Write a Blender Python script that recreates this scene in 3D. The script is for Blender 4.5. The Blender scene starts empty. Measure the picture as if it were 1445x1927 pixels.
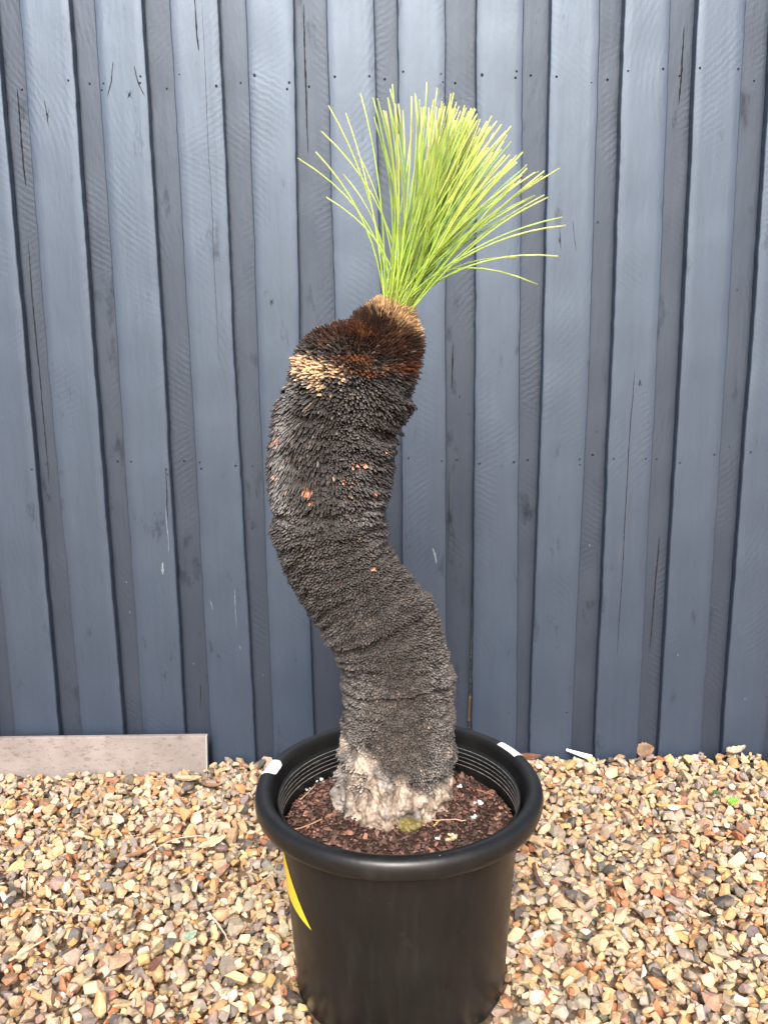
import bpy, bmesh, math, random
import numpy as np
from mathutils import Matrix, Vector, Euler

rng = np.random.default_rng(7)
random.seed(7)
SC = bpy.context.scene
COL = SC.collection
R = math.radians

# ------------------------------------------------------------------ camera
CAM_H = 1.097
pitch, roll = R(10.4), R(0.75)
fwd = Vector((0, math.cos(pitch), -math.sin(pitch)))
rgt0 = Vector((1, 0, 0))
up0 = rgt0.cross(fwd)
rgt = rgt0 * math.cos(roll) - up0 * math.sin(roll)
upv = up0 * math.cos(roll) + rgt0 * math.sin(roll)
cd = bpy.data.cameras.new('camera')
cam = bpy.data.objects.new('camera', cd)
COL.objects.link(cam)
m = Matrix((rgt, upv, -fwd)).transposed().to_4x4()
m.translation = Vector((0, 0, CAM_H))
cam.matrix_world = m
cd.sensor_fit = 'VERTICAL'
cd.sensor_height = 36.0
cd.lens = 1559.0 / 1927.0 * 36.0
cd.clip_start = 0.02
cd.clip_end = 500
SC.camera = cam

# ------------------------------------------------------------------ light
SUN_EL, SUN_AZ = 42.0, -6.0          # elevation; degrees off straight-behind-camera (negative = from the left)
w = bpy.data.worlds.new('World')
SC.world = w
w.use_nodes = True
wn = w.node_tree.nodes
bg = wn['Background']
sky = wn.new('ShaderNodeTexSky')
sky.sky_type = 'NISHITA'
sky.sun_disc = False
sky.sun_elevation = R(SUN_EL)
sky.sun_rotation = R(180.0 + SUN_AZ)
sky.air_density = 0.7
sky.dust_density = 4.0
sky.ozone_density = 0.6
w.node_tree.links.new(sky.outputs[0], bg.inputs[0])
bg.inputs[1].default_value = 0.08
sl = bpy.data.lights.new('sun', 'SUN')
sl.energy = 1.5
sl.angle = R(20)
sl.color = (1.0, 0.965, 0.92)
so = bpy.data.objects.new('sun', sl)
COL.objects.link(so)
_d = Vector((math.sin(R(SUN_AZ)) * math.cos(R(SUN_EL)), -math.cos(R(SUN_AZ)) * math.cos(R(SUN_EL)), math.sin(R(SUN_EL))))
so.rotation_euler = _d.to_track_quat('Z', 'Y').to_euler()
so.location = (0, -3, 6)
SC.view_settings.view_transform = 'Standard'
SC.view_settings.look = 'None'
SC.view_settings.gamma = 1.0
SC.view_settings.exposure = 1.9
SC.view_settings.use_curve_mapping = False

# ------------------------------------------------------------------ helpers
def _h(ix, iy, iz, seed):
    n = (ix * 374761393 + iy * 668265263 + iz * 2147483647 + seed * 974711) & 0xFFFFFFFF
    n = ((n ^ (n >> 13)) * 1274126177) & 0xFFFFFFFF
    n = ((n ^ (n >> 16)) * 2246822519) & 0xFFFFFFFF
    return ((n ^ (n >> 15)) & 0xFFFFFF) / float(0xFFFFFF)

def vnoise(P, freq=1.0, seed=0):
    P = np.atleast_2d(np.asarray(P, dtype=float)) * freq
    I = np.floor(P).astype(np.int64)
    F = P - I
    F = F * F * (3 - 2 * F)
    o = 0
    for dx in (0, 1):
        for dy in (0, 1):
            for dz in (0, 1):
                wgt = (F[:, 0] if dx else 1 - F[:, 0]) * (F[:, 1] if dy else 1 - F[:, 1]) * (F[:, 2] if dz else 1 - F[:, 2])
                o = o + wgt * _h(I[:, 0] + dx, I[:, 1] + dy, I[:, 2] + dz, seed)
    return o

def fbm(P, freq, seed=0, oct=3):
    a, s, t = 1.0, 0.0, 0.0
    for k in range(oct):
        s = s + a * vnoise(P, freq * 2 ** k, seed + k * 17)
        t += a
        a *= 0.5
    return s / t

def smooth(a, b, x):
    t = np.clip((x - a) / (b - a), 0, 1)
    return t * t * (3 - 2 * t)

def mesh_obj(name, V, F, mat, parent=None, smooth_shade=False, col=None):
    me = bpy.data.meshes.new(name)
    me.from_pydata([tuple(v) for v in V], [], [tuple(int(i) for i in f) for f in F])
    if smooth_shade:
        me.polygons.foreach_set('use_smooth', [True] * len(me.polygons))
    if col is not None:
        a = me.color_attributes.new('tint', 'FLOAT_COLOR', 'POINT')
        c = np.ones((len(V), 4)); c[:, :3] = np.asarray(col)
        a.data.foreach_set('color', c.ravel())
    me.materials.append(mat)
    o = bpy.data.objects.new(name, me)
    COL.objects.link(o)
    if parent is not None:
        o.parent = parent
    return o

def bulk_obj(name, V, F, mat, parent=None, smooth_shade=False, col=None):
    """many polygons of one vertex count, fast"""
    V = np.asarray(V, dtype=np.float32); F = np.asarray(F, dtype=np.int32)
    k = F.shape[1]
    me = bpy.data.meshes.new(name)
    me.vertices.add(len(V)); me.vertices.foreach_set('co', V.ravel())
    me.loops.add(F.size); me.loops.foreach_set('vertex_index', F.ravel())
    me.polygons.add(len(F))
    me.polygons.foreach_set('loop_start', np.arange(0, F.size, k, dtype=np.int32))
    try:
        me.polygons.foreach_set('loop_total', np.full(len(F), k, dtype=np.int32))
    except Exception:
        pass
    me.update(calc_edges=True)
    me.polygons.foreach_set('use_smooth', np.full(len(F), bool(smooth_shade)))
    if col is not None:
        a = me.color_attributes.new('tint', 'FLOAT_COLOR', 'POINT')
        c = np.ones((len(V), 4), dtype=np.float32); c[:, :3] = col
        a.data.foreach_set('color', c.ravel())
    me.materials.append(mat)
    o = bpy.data.objects.new(name, me)
    COL.objects.link(o)
    if parent is not None:
        o.parent = parent
    return o

def empty(name, loc=(0, 0, 0)):
    o = bpy.data.objects.new(name, None)
    COL.objects.link(o)
    o.location = loc
    o.empty_display_size = 0.05
    return o

def tag(o, label=None, cat=None, group=None, kind=None):
    if label: o['label'] = label
    if cat: o['category'] = cat
    if group: o['group'] = group
    if kind: o['kind'] = kind
    return o

def tube(pts, rad, sides=6, cap=True, flat=1.0):
    """tube along a polyline; rad scalar or list"""
    pts = np.asarray(pts, float); n = len(pts)
    rad = np.full(n, rad) if np.isscalar(rad) else np.asarray(rad, float)
    T = np.gradient(pts, axis=0); T /= np.linalg.norm(T, axis=1)[:, None] + 1e-12
    ref = np.array([0.13, -0.9, 0.41])
    V, F = [], []
    for i in range(n):
        a = np.cross(T[i], ref); a /= np.linalg.norm(a) + 1e-12
        b = np.cross(T[i], a)
        for k in range(sides):
            t = 2 * math.pi * (k + 0.5) / sides
            V.append(pts[i] + rad[i] * (a * math.cos(t) + b * math.sin(t) * flat))
    for i in range(n - 1):
        for k in range(sides):
            k2 = (k + 1) % sides
            F.append((i * sides + k, i * sides + k2, (i + 1) * sides + k2, (i + 1) * sides + k))
    if cap:
        F.append(tuple(range(sides))[::-1]); F.append(tuple((n - 1) * sides + k for k in range(sides)))
    return V, F

# ------------------------------------------------------------------ materials
class NT:
    def __init__(s, name):
        s.m = bpy.data.materials.new(name); s.m.use_nodes = True
        s.n = s.m.node_tree.nodes; s.l = s.m.node_tree.links
        s.b = s.n['Principled BSDF']
    def node(s, t, **kw):
        x = s.n.new(t)
        for k, v in kw.items():
            if k.startswith('i_'):
                key = k[2:]
                x.inputs[int(key) if key.isdigit() else key.replace('_', ' ')].default_value = v
            else:
                setattr(x, k, v)
        return x
    def link(s, a, b): s.l.new(a, b)
    def coord(s, kind='Object'): return s.node('ShaderNodeTexCoord').outputs[kind]
    def mapping(s, src, scale=(1, 1, 1), loc=(0, 0, 0), rot=(0, 0, 0)):
        x = s.node('ShaderNodeMapping')
        x.inputs['Scale'].default_value = scale; x.inputs['Location'].default_value = loc; x.inputs['Rotation'].default_value = rot
        s.link(src, x.inputs['Vector']); return x.outputs[0]
    def noise(s, src, scale, detail=3, rough=0.5, dist=0.0):
        x = s.node('ShaderNodeTexNoise')
        x.inputs['Scale'].default_value = scale; x.inputs['Detail'].default_value = detail
        x.inputs['Roughness'].default_value = rough; x.inputs['Distortion'].default_value = dist
        s.link(src, x.inputs['Vector']); return x.outputs['Fac']
    def ramp(s, src, stops):
        x = s.node('ShaderNodeValToRGB'); e = x.color_ramp.elements
        while len(e) < len(stops): e.new(0.5)
        for k, (p, c) in enumerate(stops):
            e[k].position = p; e[k].color = (c, c, c, 1) if np.isscalar(c) else (*c, 1)
        s.link(src, x.inputs[0]); return x.outputs[0]
    def mix(s, fac, a, b, mode='MIX'):
        x = s.node('ShaderNodeMix', data_type='RGBA', blend_type=mode)
        for v, k in ((fac, 0), (a, 6), (b, 7)):
            if hasattr(v, 'is_linked'): s.link(v, x.inputs[k])
            elif k == 0: x.inputs[0].default_value = v
            else: x.inputs[k].default_value = (*v, 1)
        return x.outputs[2]
    def math(s, op, a, b=None):
        x = s.node('ShaderNodeMath', operation=op)
        for k, v in ((0, a), (1, b)):
            if v is None: continue
            if hasattr(v, 'is_linked'): s.link(v, x.inputs[k])
            else: x.inputs[k].default_value = v
        return x.outputs[0]
    def bump(s, src, strength, dist, prev=None):
        x = s.node('ShaderNodeBump'); x.inputs['Strength'].default_value = strength; x.inputs['Distance'].default_value = dist
        s.link(src, x.inputs['Height'])
        if prev is not None: s.link(prev, x.inputs['Normal'])
        return x.outputs[0]
    def tint(s):
        x = s.node('ShaderNodeAttribute'); x.attribute_name = 'tint'; return x.outputs['Color']
    def set(s, **kw):
        for k, v in kw.items():
            k = {'color': 'Base Color', 'rough': 'Roughness', 'spec': 'Specular IOR Level', 'normal': 'Normal', 'metal': 'Metallic', 'coat': 'Coat Weight', 'coatr': 'Coat Roughness', 'tint': 'Specular Tint', 'coattint': 'Coat Tint'}[k]
            if hasattr(v, 'is_linked'): s.link(v, s.b.inputs[k])
            elif k in ('Base Color', 'Specular Tint', 'Coat Tint'): s.b.inputs[k].default_value = (*v, 1)
            else: s.b.inputs[k].default_value = v
        return s.m

def mat_paint(name, c1, c2, spec, coat, r0, r1):
    """dark blue-grey fence paint on rough-sawn hardwood"""
    t = NT(name)
    oi = t.node('ShaderNodeObjectInfo')
    co = t.coord('Object')
    # shift the texture per board
    off = t.node('ShaderNodeVectorMath', operation='SCALE'); off.inputs[3].default_value = 37.0
    cmb = t.node('ShaderNodeCombineXYZ')
    t.link(oi.outputs['Random'], cmb.inputs[0]); t.link(oi.outputs['Random'], cmb.inputs[2])
    t.link(cmb.outputs[0], off.inputs[0])
    add = t.node('ShaderNodeVectorMath', operation='ADD'); t.link(co, add.inputs[0]); t.link(off.outputs[0], add.inputs[1])
    p = add.outputs[0]
    blot = t.noise(t.mapping(p, (3.0, 1, 1.1)), 2.2, 4, 0.55)
    fine = t.noise(t.mapping(p, (30, 30, 5)), 3.0, 4, 0.6)
    c = t.mix(t.ramp(blot, [(0.3, 0.0), (0.7, 1.0)]), c1, c2)
    c = t.mix(t.ramp(t.noise(t.mapping(p, (6, 1, 2.0)), 1.7, 4, 0.6), [(0.55, 0.0), (0.80, 0.6)]), c, tuple(v * k for v, k in zip(c1, (1.05, 1.30, 1.18))))
    # sooty smears and knots with their own shape
    stain = t.ramp(t.noise(t.mapping(p, (9, 5, 3.2)), 1.6, 6, 0.68), [(0.60, 0.0), (0.72, 0.8)])
    c = t.mix(stain, c, tuple(v * .4 for v in c1))
    c = t.mix(t.ramp(fine, [(0.35, 0.0), (0.75, 0.35)]), c, tuple(v * .75 for v in c1))
    streak = t.noise(t.mapping(p, (34, 10, 1.3)), 2.0, 5, 0.62)
    gl = t.ramp(streak, [(0.30, 0.90), (0.62, 1.0)])
    gl = t.math('MULTIPLY', gl, t.ramp(stain, [(0.0, 1.0), (1.0, 0.22)]))
    gl = t.math('MULTIPLY', gl, t.ramp(t.noise(t.mapping(p, (5, 3, 1.6)), 1.3, 4, 0.6), [(0.3, 0.86), (0.7, 1.06)]))
    # pale paint scuffs
    sc = t.ramp(t.noise(t.mapping(p, (14, 5, 7)), 2.6, 5, 0.7), [(0.745, 0.0), (0.80, 0.45)])
    c = t.mix(sc, c, (0.30, 0.34, 0.38))
    # band-saw marks: arcs running across the board
    wv = t.node('ShaderNodeTexWave', wave_type='RINGS', rings_direction='Y', wave_profile='SIN')
    wv.inputs['Scale'].default_value = 22.0; wv.inputs['Distortion'].default_value = 3.2
    wv.inputs['Detail'].default_value = 2.0; wv.inputs['Detail Scale'].default_value = 2.5
    sx = t.node('ShaderNodeMath', operation='GREATER_THAN'); t.link(oi.outputs['Random'], sx.inputs[0]); sx.inputs[1].default_value = 0.5
    sx2 = t.node('ShaderNodeMath', operation='MULTIPLY_ADD'); t.link(sx.outputs[0], sx2.inputs[0]); sx2.inputs[1].default_value = 0.64; sx2.inputs[2].default_value = -0.32
    cm2 = t.node('ShaderNodeCombineXYZ'); t.link(sx2.outputs[0], cm2.inputs[0])
    t.link(t.math('MULTIPLY', oi.outputs['Random'], 9.0), cm2.inputs[2])
    loc = t.node('ShaderNodeVectorMath', operation='ADD'); t.link(co, loc.inputs[0]); t.link(cm2.outputs[0], loc.inputs[1])
    # fold z so that arcs recur down the board
    sep = t.node('ShaderNodeSeparateXYZ'); t.link(loc.outputs[0], sep.inputs[0])
    pz = t.node('ShaderNodeMath', operation='PINGPONG'); t.link(sep.outputs[2], pz.inputs[0]); pz.inputs[1].default_value = 0.62
    cm3 = t.node('ShaderNodeCombineXYZ'); t.link(sep.outputs[0], cm3.inputs[0]); t.link(pz.outputs[0], cm3.inputs[2])
    t.link(cm3.outputs[0], wv.inputs['Vector'])
    mask = t.ramp(t.noise(t.mapping(p, (7, 3, 2.2)), 1.5, 3, 0.5), [(0.44, 0.0), (0.72, 1.0)])
    saw = t.math('MULTIPLY', wv.outputs['Fac'], mask)
    nb = t.bump(saw, 0.22, 0.0016)
    nb = t.bump(t.noise(t.mapping(p, (14, 14, 4)), 3.5, 5, 0.6), 0.42, 0.003, nb)
    nb = t.bump(fine, 0.22, 0.0012, nb)
    rgh = t.ramp(blot, [(0.25, r0), (0.75, r1)])
    return t.set(color=c, rough=rgh, spec=t.math('MULTIPLY', gl, spec), normal=nb, coat=t.math('MULTIPLY', gl, coat), coatr=r0, tint=(0.73, 0.865, 1.0), coattint=(0.77, 0.89, 1.0))

def mat_simple(name, col, rough=0.6, spec=0.4, var=0.25, scale=40, bump=0.3, bdist=0.002):
    t = NT(name); p = t.coord()
    n = t.noise(p, scale, 4, 0.6)
    c = t.mix(t.ramp(n, [(0.3, 0.0), (0.7, 1.0)]), tuple(x * (1 - var) for x in col), tuple(min(1, x * (1 + var)) for x in col))
    return t.set(color=c, rough=rough, spec=spec, normal=t.bump(n, bump, bdist))

def mat_tint(name, rough=0.7, spec=0.35, scale=120, var=0.35, bump=0.4, bdist=0.002, warm=None):
    t = NT(name); p = t.coord()
    n = t.noise(p, scale, 5, 0.62)
    f = t.ramp(n, [(0.25, 1 - var), (0.75, 1 + var)])
    c = t.mix(1.0, t.tint(), f, 'MULTIPLY')
    if warm:
        c = t.mix(t.ramp(t.noise(p, scale * 0.35, 4, 0.6), [(0.52, 0.0), (0.72, warm[1])]), c, warm[0])
    return t.set(color=c, rough=rough, spec=spec, normal=t.bump(n, bump, bdist))

M = {}
M['paint'] = mat_paint('fence_paint', (0.021, 0.030, 0.047), (0.025, 0.031, 0.048), 1.0, 1.0, 0.46, 0.57)
M['paint_shaded'] = mat_paint('fence_paint_shaded', (0.016, 0.021, 0.034), (0.019, 0.022, 0.034), 0.85, 0.25, 0.48, 0.58)  # darker, duller copy of the paint: recess shade put into the back boards' colour
M['raw_timber'] = mat_simple('raw_timber', (0.13, 0.085, 0.05), 0.8, 0.2, 0.4, 30)
M['dark_wood'] = mat_simple('split_wood', (0.020, 0.018, 0.018), 0.9, 0.1, 0.4, 60)
M['splash'] = mat_simple('pale_paint_splash', (0.16, 0.19, 0.22), 0.6, 0.4, 0.4, 200)
M['nail'] = mat_simple('nail_head', (0.065, 0.075, 0.09), 0.42, 0.6, 0.5, 220, 0.5, 0.001)
M['stone'] = mat_tint('stone', 0.72, 0.30, 150, 0.28, 0.55, 0.0025, ((0.42, 0.26, 0.13), 0.45))
M['trunk'] = mat_tint('trunk_core', 0.85, 0.2, 170, 0.55, 0.9, 0.004)
M['scale'] = mat_tint('leaf_base', 0.44, 0.52, 260, 0.35, 0.35, 0.001)
M['soil_chip'] = mat_tint('bark_chip', 0.62, 0.35, 200, 0.4, 0.5, 0.0015)

def mat_leaf():
    t = NT('green_leaf'); p = t.coord()
    n = t.noise(t.mapping(p, (1, 1, 0.2)), 60, 3)
    c = t.mix(1.0, t.tint(), t.ramp(n, [(0.3, 0.85), (0.7, 1.12)]), 'MULTIPLY')
    t.b.inputs['Subsurface Weight'].default_value = 0.0
    tr = t.node('ShaderNodeBsdfTranslucent'); t.link(c, tr.inputs['Color'])
    mx = t.node('ShaderNodeMixShader'); mx.inputs[0].default_value = 0.55
    m = t.set(color=c, rough=0.38, spec=0.45)
    t.link(t.b.outputs[0], mx.inputs[1]); t.link(tr.outputs[0], mx.inputs[2])
    t.link(mx.outputs[0], t.n['Material Output'].inputs['Surface'])
    return m
M['leaf'] = mat_leaf()

def mat_pot():
    t = NT('black_plastic'); p = t.coord()
    d = t.noise(t.mapping(p, (1, 1, 0.35)), 14, 5, 0.65)
    scuff = t.ramp(t.noise(t.mapping(p, (1, 1, 1.2)), 42, 6, 0.75), [(0.64, 0.0), (0.76, 1.0)])
    c = t.mix(t.ramp(d, [(0.4, 0.0), (0.75, 0.5)]), (0.0065, 0.0065, 0.0063), (0.012, 0.0115, 0.0105))
    c = t.mix(t.math('MULTIPLY', scuff, 0.35), c, (0.085, 0.085, 0.08))
    vo = t.node('ShaderNodeTexVoronoi'); vo.inputs['Scale'].default_value = 34; t.link(p, vo.inputs['Vector'])
    sp = t.node('ShaderNodeSeparateColor'); t.link(vo.outputs['Color'], sp.inputs[0])
    dot = t.math('MULTIPLY', t.math('LESS_THAN', vo.outputs['Distance'], 0.045), t.math('GREATER_THAN', sp.outputs[0], 0.80))
    c = t.mix(t.math('MULTIPLY', dot, 0.8), c, (0.35, 0.35, 0.33))
    dust = t.ramp(t.noise(t.mapping(p, (1, 1, 0.12)), 34, 5, 0.7), [(0.52, 0.0), (0.78, 0.5)])
    c = t.mix(dust, c, (0.024, 0.022, 0.019))
    r = t.ramp(t.noise(p, 9, 4, 0.6), [(0.3, 0.26), (0.7, 0.44)])
    nb = t.bump(t.noise(t.mapping(p, (1, 1, 0.22)), 26, 4), 0.22, 0.004)
    return t.set(color=c, rough=r, spec=0.42, normal=nb)
M['pot'] = mat_pot()
M['ridge'] = mat_simple('painted_shine_ridge', (0.16, 0.16, 0.155), 0.35, 0.6, 0.6, 90, 0.2, 0.0006)  # pale grey puts the shine of the black ridges into their colour
M['label'] = mat_simple('white_sticker', (0.82, 0.82, 0.82), 0.45, 0.4, 0.02, 60, 0.05, 0.0005)
M['ink'] = mat_simple('grey_print', (0.22, 0.22, 0.23), 0.6, 0.2, 0.3, 400, 0.0, 0.0005)
M['yellow'] = mat_simple('yellow_sticker', (0.80, 0.58, 0.035), 0.4, 0.4, 0.12, 180, 0.25, 0.0012)
M['green_ink'] = mat_simple('green_print', (0.10, 0.36, 0.16), 0.5, 0.3, 0.1, 80, 0.0, 0.0005)
M['black_ink'] = mat_simple('black_print', (0.02, 0.02, 0.02), 0.5, 0.3, 0.1, 80, 0.0, 0.0005)

def mat_soil():
    t = NT('potting_mix'); p = t.coord()
    n = t.noise(p, 130, 6, 0.7)
    c = t.mix(t.ramp(n, [(0.3, 0.0), (0.7, 1.0)]), (0.022, 0.013, 0.010), (0.070, 0.038, 0.028))
    return t.set(color=c, rough=0.9, spec=0.15, normal=t.bump(n, 1.0, 0.006))
M['soil'] = mat_soil()

def mat_ground():
    t = NT('gravel_ground'); p = t.coord()
    v = t.node('ShaderNodeTexVoronoi'); v.inputs['Scale'].default_value = 46; t.link(p, v.inputs['Vector'])
    hsv = t.node('ShaderNodeSeparateColor'); t.link(v.outputs['Color'], hsv.inputs[0])
    c = t.ramp(hsv.outputs[0], [(0.0, (0.10, 0.09, 0.08)), (0.25, (0.26, 0.18, 0.11)), (0.5, (0.42, 0.31, 0.19)), (0.75, (0.36, 0.20, 0.09)), (1.0, (0.5, 0.44, 0.34))])
    return t.set(color=c, rough=0.85, spec=0.2, normal=t.bump(v.outputs['Distance'], 1.0, -0.02))
M['ground'] = mat_ground()
M['dirt'] = mat_simple('bed_dirt', (0.24, 0.17, 0.11), 0.9, 0.15, 0.5, 60, 0.8, 0.006)

def mat_cement():
    t = NT('weathered_cement'); p = t.coord()
    n = t.noise(p, 9, 5, 0.6); f = t.noise(p, 160, 5, 0.7)
    c = t.mix(t.ramp(n, [(0.3, 0.0), (0.7, 1.0)]), (0.19, 0.160, 0.145), (0.26, 0.222, 0.205))
    c = t.mix(t.ramp(t.noise(t.mapping(p, (1, 1, 2.5)), 38, 6, 0.75), [(0.54, 0.0), (0.70, 0.75)]), c, (0.075, 0.062, 0.056))
    c = t.mix(t.ramp(f, [(0.58, 0.0), (0.70, 0.6)]), c, (0.08, 0.066, 0.06))
    return t.set(color=c, rough=0.85, spec=0.2, normal=t.bump(f, 0.35, 0.0015))
M['cement'] = mat_cement()
M['cement_edge'] = mat_simple('cement_cut_edge', (0.42, 0.41, 0.37), 0.85, 0.2, 0.15, 90)
M['dry_leaf'] = mat_tint('dry_leaf', 0.6, 0.35, 90, 0.35, 0.4, 0.002)
M['paper'] = mat_simple('white_plastic', (0.78, 0.78, 0.78), 0.4, 0.4, 0.05, 60, 0.05, 0.0005)

# ------------------------------------------------------------------ ground
FENCE_Y = 2.150
POT = np.array([0.0195, 1.340]); POT_R0 = 0.187
g = mesh_obj('ground', [(-60, -60, -0.035), (60, -60, -0.035), (60, 60, -0.035), (-60, 60, -0.035)], [(0, 1, 2, 3)], M['ground'])
tag(g, kind='structure')

# ------------------------------------------------------------------ fence
fence = empty('timber_fence', (0, FENCE_Y, 0))
tag(fence, 'tall blue-grey painted timber paling fence behind the potted plant', 'fence')
ZK = np.array([0.12, 1.09, 1.91])
# gaps between the front palings: left edge and right edge at the three heights (metres)
GAPS = [
 ((-1.085, -1.085, -1.085), (-1.030, -1.030, -1.030)),
 ((-0.9062, -0.9065, -0.9065), (-0.8446, -0.8530, -0.8474)),
 ((-0.7273, -0.7331, -0.7289), (-0.6760, -0.6735, -0.6710)),
 ((-0.5586, -0.5556, -0.5563), (-0.4882, -0.4906, -0.4920)),
 ((-0.3664, -0.3754, -0.3761), (-0.3165, -0.3171, -0.3130)),
 ((-0.2020, -0.2086, -0.1983), (-0.1150, -0.1164, -0.1226)),
 ((0.0040, 0.0016, -0.0065), (0.0480, 0.0478, 0.0465)),
 ((0.1652, 0.1631, 0.1614), (0.2357, 0.2378, 0.2346)),
 ((0.3607, 0.3518, 0.3482), (0.3959, 0.4102, 0.4114)),
 ((0.5136, 0.5297, 0.5288), (0.5783, 0.5868, 0.5857)),
 ((0.6974, 0.7023, 0.6969), (0.7563, 0.7634, 0.7601)),
 ((0.8755, 0.8803, 0.8751), (0.9328, 0.9428, 0.9420)),
 ((1.0520, 1.0560, 1.0540), (1.1100, 1.1120, 1.1110)),
]
for k in range(5):
    a = -1.262 - 0.178 * k; GAPS.insert(0, ((a, a, a), (a + .058, a + .058, a + .058)))
    b = 1.232 + 0.178 * k; GAPS.append(((b, b, b), (b + .058, b + .058, b + .058)))

def paling(name, xl, xr, y0, th, z0, z1, seed, knot=None, mat='paint'):
    """board with wavy rough-sawn edges, chamfered arrises, a little cup and twist; local to the fence"""
    r = np.random.default_rng(seed)
    nz = 110
    zs = np.linspace(z0, z1, nz)
    L = np.interp(zs, ZK, xl); Rr = np.interp(zs, ZK, xr)
    q = np.stack([zs * 0, zs * 0 + seed * 3.1, zs], 1)
    L = L + (fbm(q, 7, seed) - .5) * .0036 + (vnoise(q, 55, seed + 3) - .5) * .0020
    Rr = Rr + (fbm(q, 7, seed + 9) - .5) * .0036 + (vnoise(q, 55, seed + 5) - .5) * .0020
    if knot:
        kz, kw, ka, side = knot
        bump = ka * np.exp(-((zs - kz) / kw) ** 2)
        if side < 0: L = L + bump
        else: Rr = Rr + bump
    tw = r.uniform(-.0016, .0016); bow = r.uniform(-.0016, .0016); cup = r.uniform(-.0012, .0012)
    us = np.array([0, .012, .03, .2, .4, .6, .8, .97, .988, 1.0])
    chf = np.array([.0035, .0009, 0, 0, 0, 0, 0, 0, .0009, .0035])
    V = []
    for i, z in enumerate(zs):
        xs = L[i] + (Rr[i] - L[i]) * us
        t = (z - z0) / (z1 - z0)
        wob = (vnoise(np.stack([xs * 1.0, xs * 0 + seed, xs * 0 + z], 1), 11, seed + 20) - .5) * .0016
        yf = y0 + chf + tw * (us - .5) * 2 * (t - .5) * 2 + bow * math.sin(t * 3.1) + cup * (us - .5) ** 2 * 4 + wob * ((us > 0) & (us < 1))
        for k in range(10): V.append((xs[k], yf[k] , z))
        V.append((Rr[i], y0 + th, z)); V.append((L[i], y0 + th, z))
    n = 12; F = []
    for i in range(nz - 1):
        for k in range(n):
            k2 = (k + 1) % n
            F.append((i * n + k, i * n + k2, (i + 1) * n + k2, (i + 1) * n + k))
    F.append(tuple(range(n))[::-1]); F.append(tuple((nz - 1) * n + k for k in range(n)))
    xc = (xl[1] + xr[1]) / 2
    o = mesh_obj(name, [(v[0] - xc, v[1], v[2]) for v in V], F, M[mat], fence, False)
    o.location = (xc, 0, 0)
    me = o.data
    sm = np.ones(len(me.polygons), bool); sm[-2:] = False
    for i in range(nz - 1):
        for k in (9, 10, 11): sm[i * n + k] = False
    me.polygons.foreach_set('use_smooth', sm)
    return o

def nail(board, x, z, y):
    v, f = [], []
    r = random.uniform(.0026, .0036); x -= board.location.x
    for j, (rr, yy) in enumerate(((r, 0.001), (r, -.0006), (r * .72, -.0014))):
        for k in range(8):
            t = k * math.pi / 4
            v.append((x + rr * math.cos(t), y + yy, z + rr * math.sin(t)))
    for j in range(2):
        for k in range(8):
            k2 = (k + 1) % 8
            f.append((j * 8 + k, (j + 1) * 8 + k, (j + 1) * 8 + k2, j * 8 + k2))
    f.append(tuple(16 + k for k in range(8)))
    f = [tuple(reversed(q)) for q in f]
    return mesh_obj('nail', v, f, M['nail'], board, True)

def crack(board, pts, wid, y, seed=0):
    """open split in the timber: dark sliver with ragged edges"""
    r = np.random.default_rng(seed)
    pts = np.asarray(pts, float) - np.array([board.location.x, 0])
    n = max(10, int(np.sum(np.hypot(*np.diff(pts, axis=0).T)) / .006))
    s = np.linspace(0, 1, n); si = np.linspace(0, 1, len(pts))
    x = np.interp(s, si, pts[:, 0]) + np.cumsum(r.normal(0, .00022, n)); z = np.interp(s, si, pts[:, 1])
    ww = wid * np.sin(s * math.pi) ** .5 * r.uniform(.35, 1.0, n) + .0002
    V = [(x[i] - ww[i] / 2, y, z[i]) for i in range(n)] + [(x[i] + ww[i] / 2, y, z[i]) for i in range(n)]
    F = [(i, n + i, n + i + 1, i + 1) for i in range(n - 1)]
    return mesh_obj('split', V, F, M['dark_wood'], board)

def drip(board, pts, wid, y, seed):
    o = crack(board, pts, wid, y, seed); o.name = 'paint_splash'; o.data.materials[0] = M['splash']; return o

front, back = [], []
for i in range(len(GAPS) - 1):
    xl, xr = GAPS[i][1], GAPS[i + 1][0]
    o = paling('paling', xl, xr, 0.0, .0215, -0.05 + random.uniform(-.004, .004), 2.05 + random.uniform(-.012, .012), 100 + i)
    front.append((o, xl, xr))
for i, (gl, gr) in enumerate(GAPS):
    xl = tuple(v - .030 for v in gl); xr = tuple(v + .030 for v in gr)
    kn = None
    if abs(gl[1] - .1631) < 1e-6: xr = (0.2272, 0.262, 0.264)          # stands clear of its neighbour low down
    o = paling('paling', xl, xr, .0245, .015, -0.05 + random.uniform(-.004, .004), 2.05 + random.uniform(-.012, .012), 300 + i, kn, 'paint_shaded')
    back.append((o, gl, gr))
RAILZ = (1.765, 0.835, 0.125)
for z in RAILZ:
    bm = bmesh.new(); bmesh.ops.create_cube(bm, size=1)
    bmesh.ops.scale(bm, vec=(4.2, .045, .075), verts=bm.verts)
    bmesh.ops.bevel(bm, geom=list(bm.edges), offset=.003, segments=1, affect='EDGES')
    bmesh.ops.translate(bm, vec=(0, .0660, z), verts=bm.verts)
    me = bpy.data.meshes.new('rail'); bm.to_mesh(me); bm.free(); me.materials.append(M['raw_timber'])
    o = bpy.data.objects.new('rail', me); COL.objects.link(o); o.parent = fence

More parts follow.
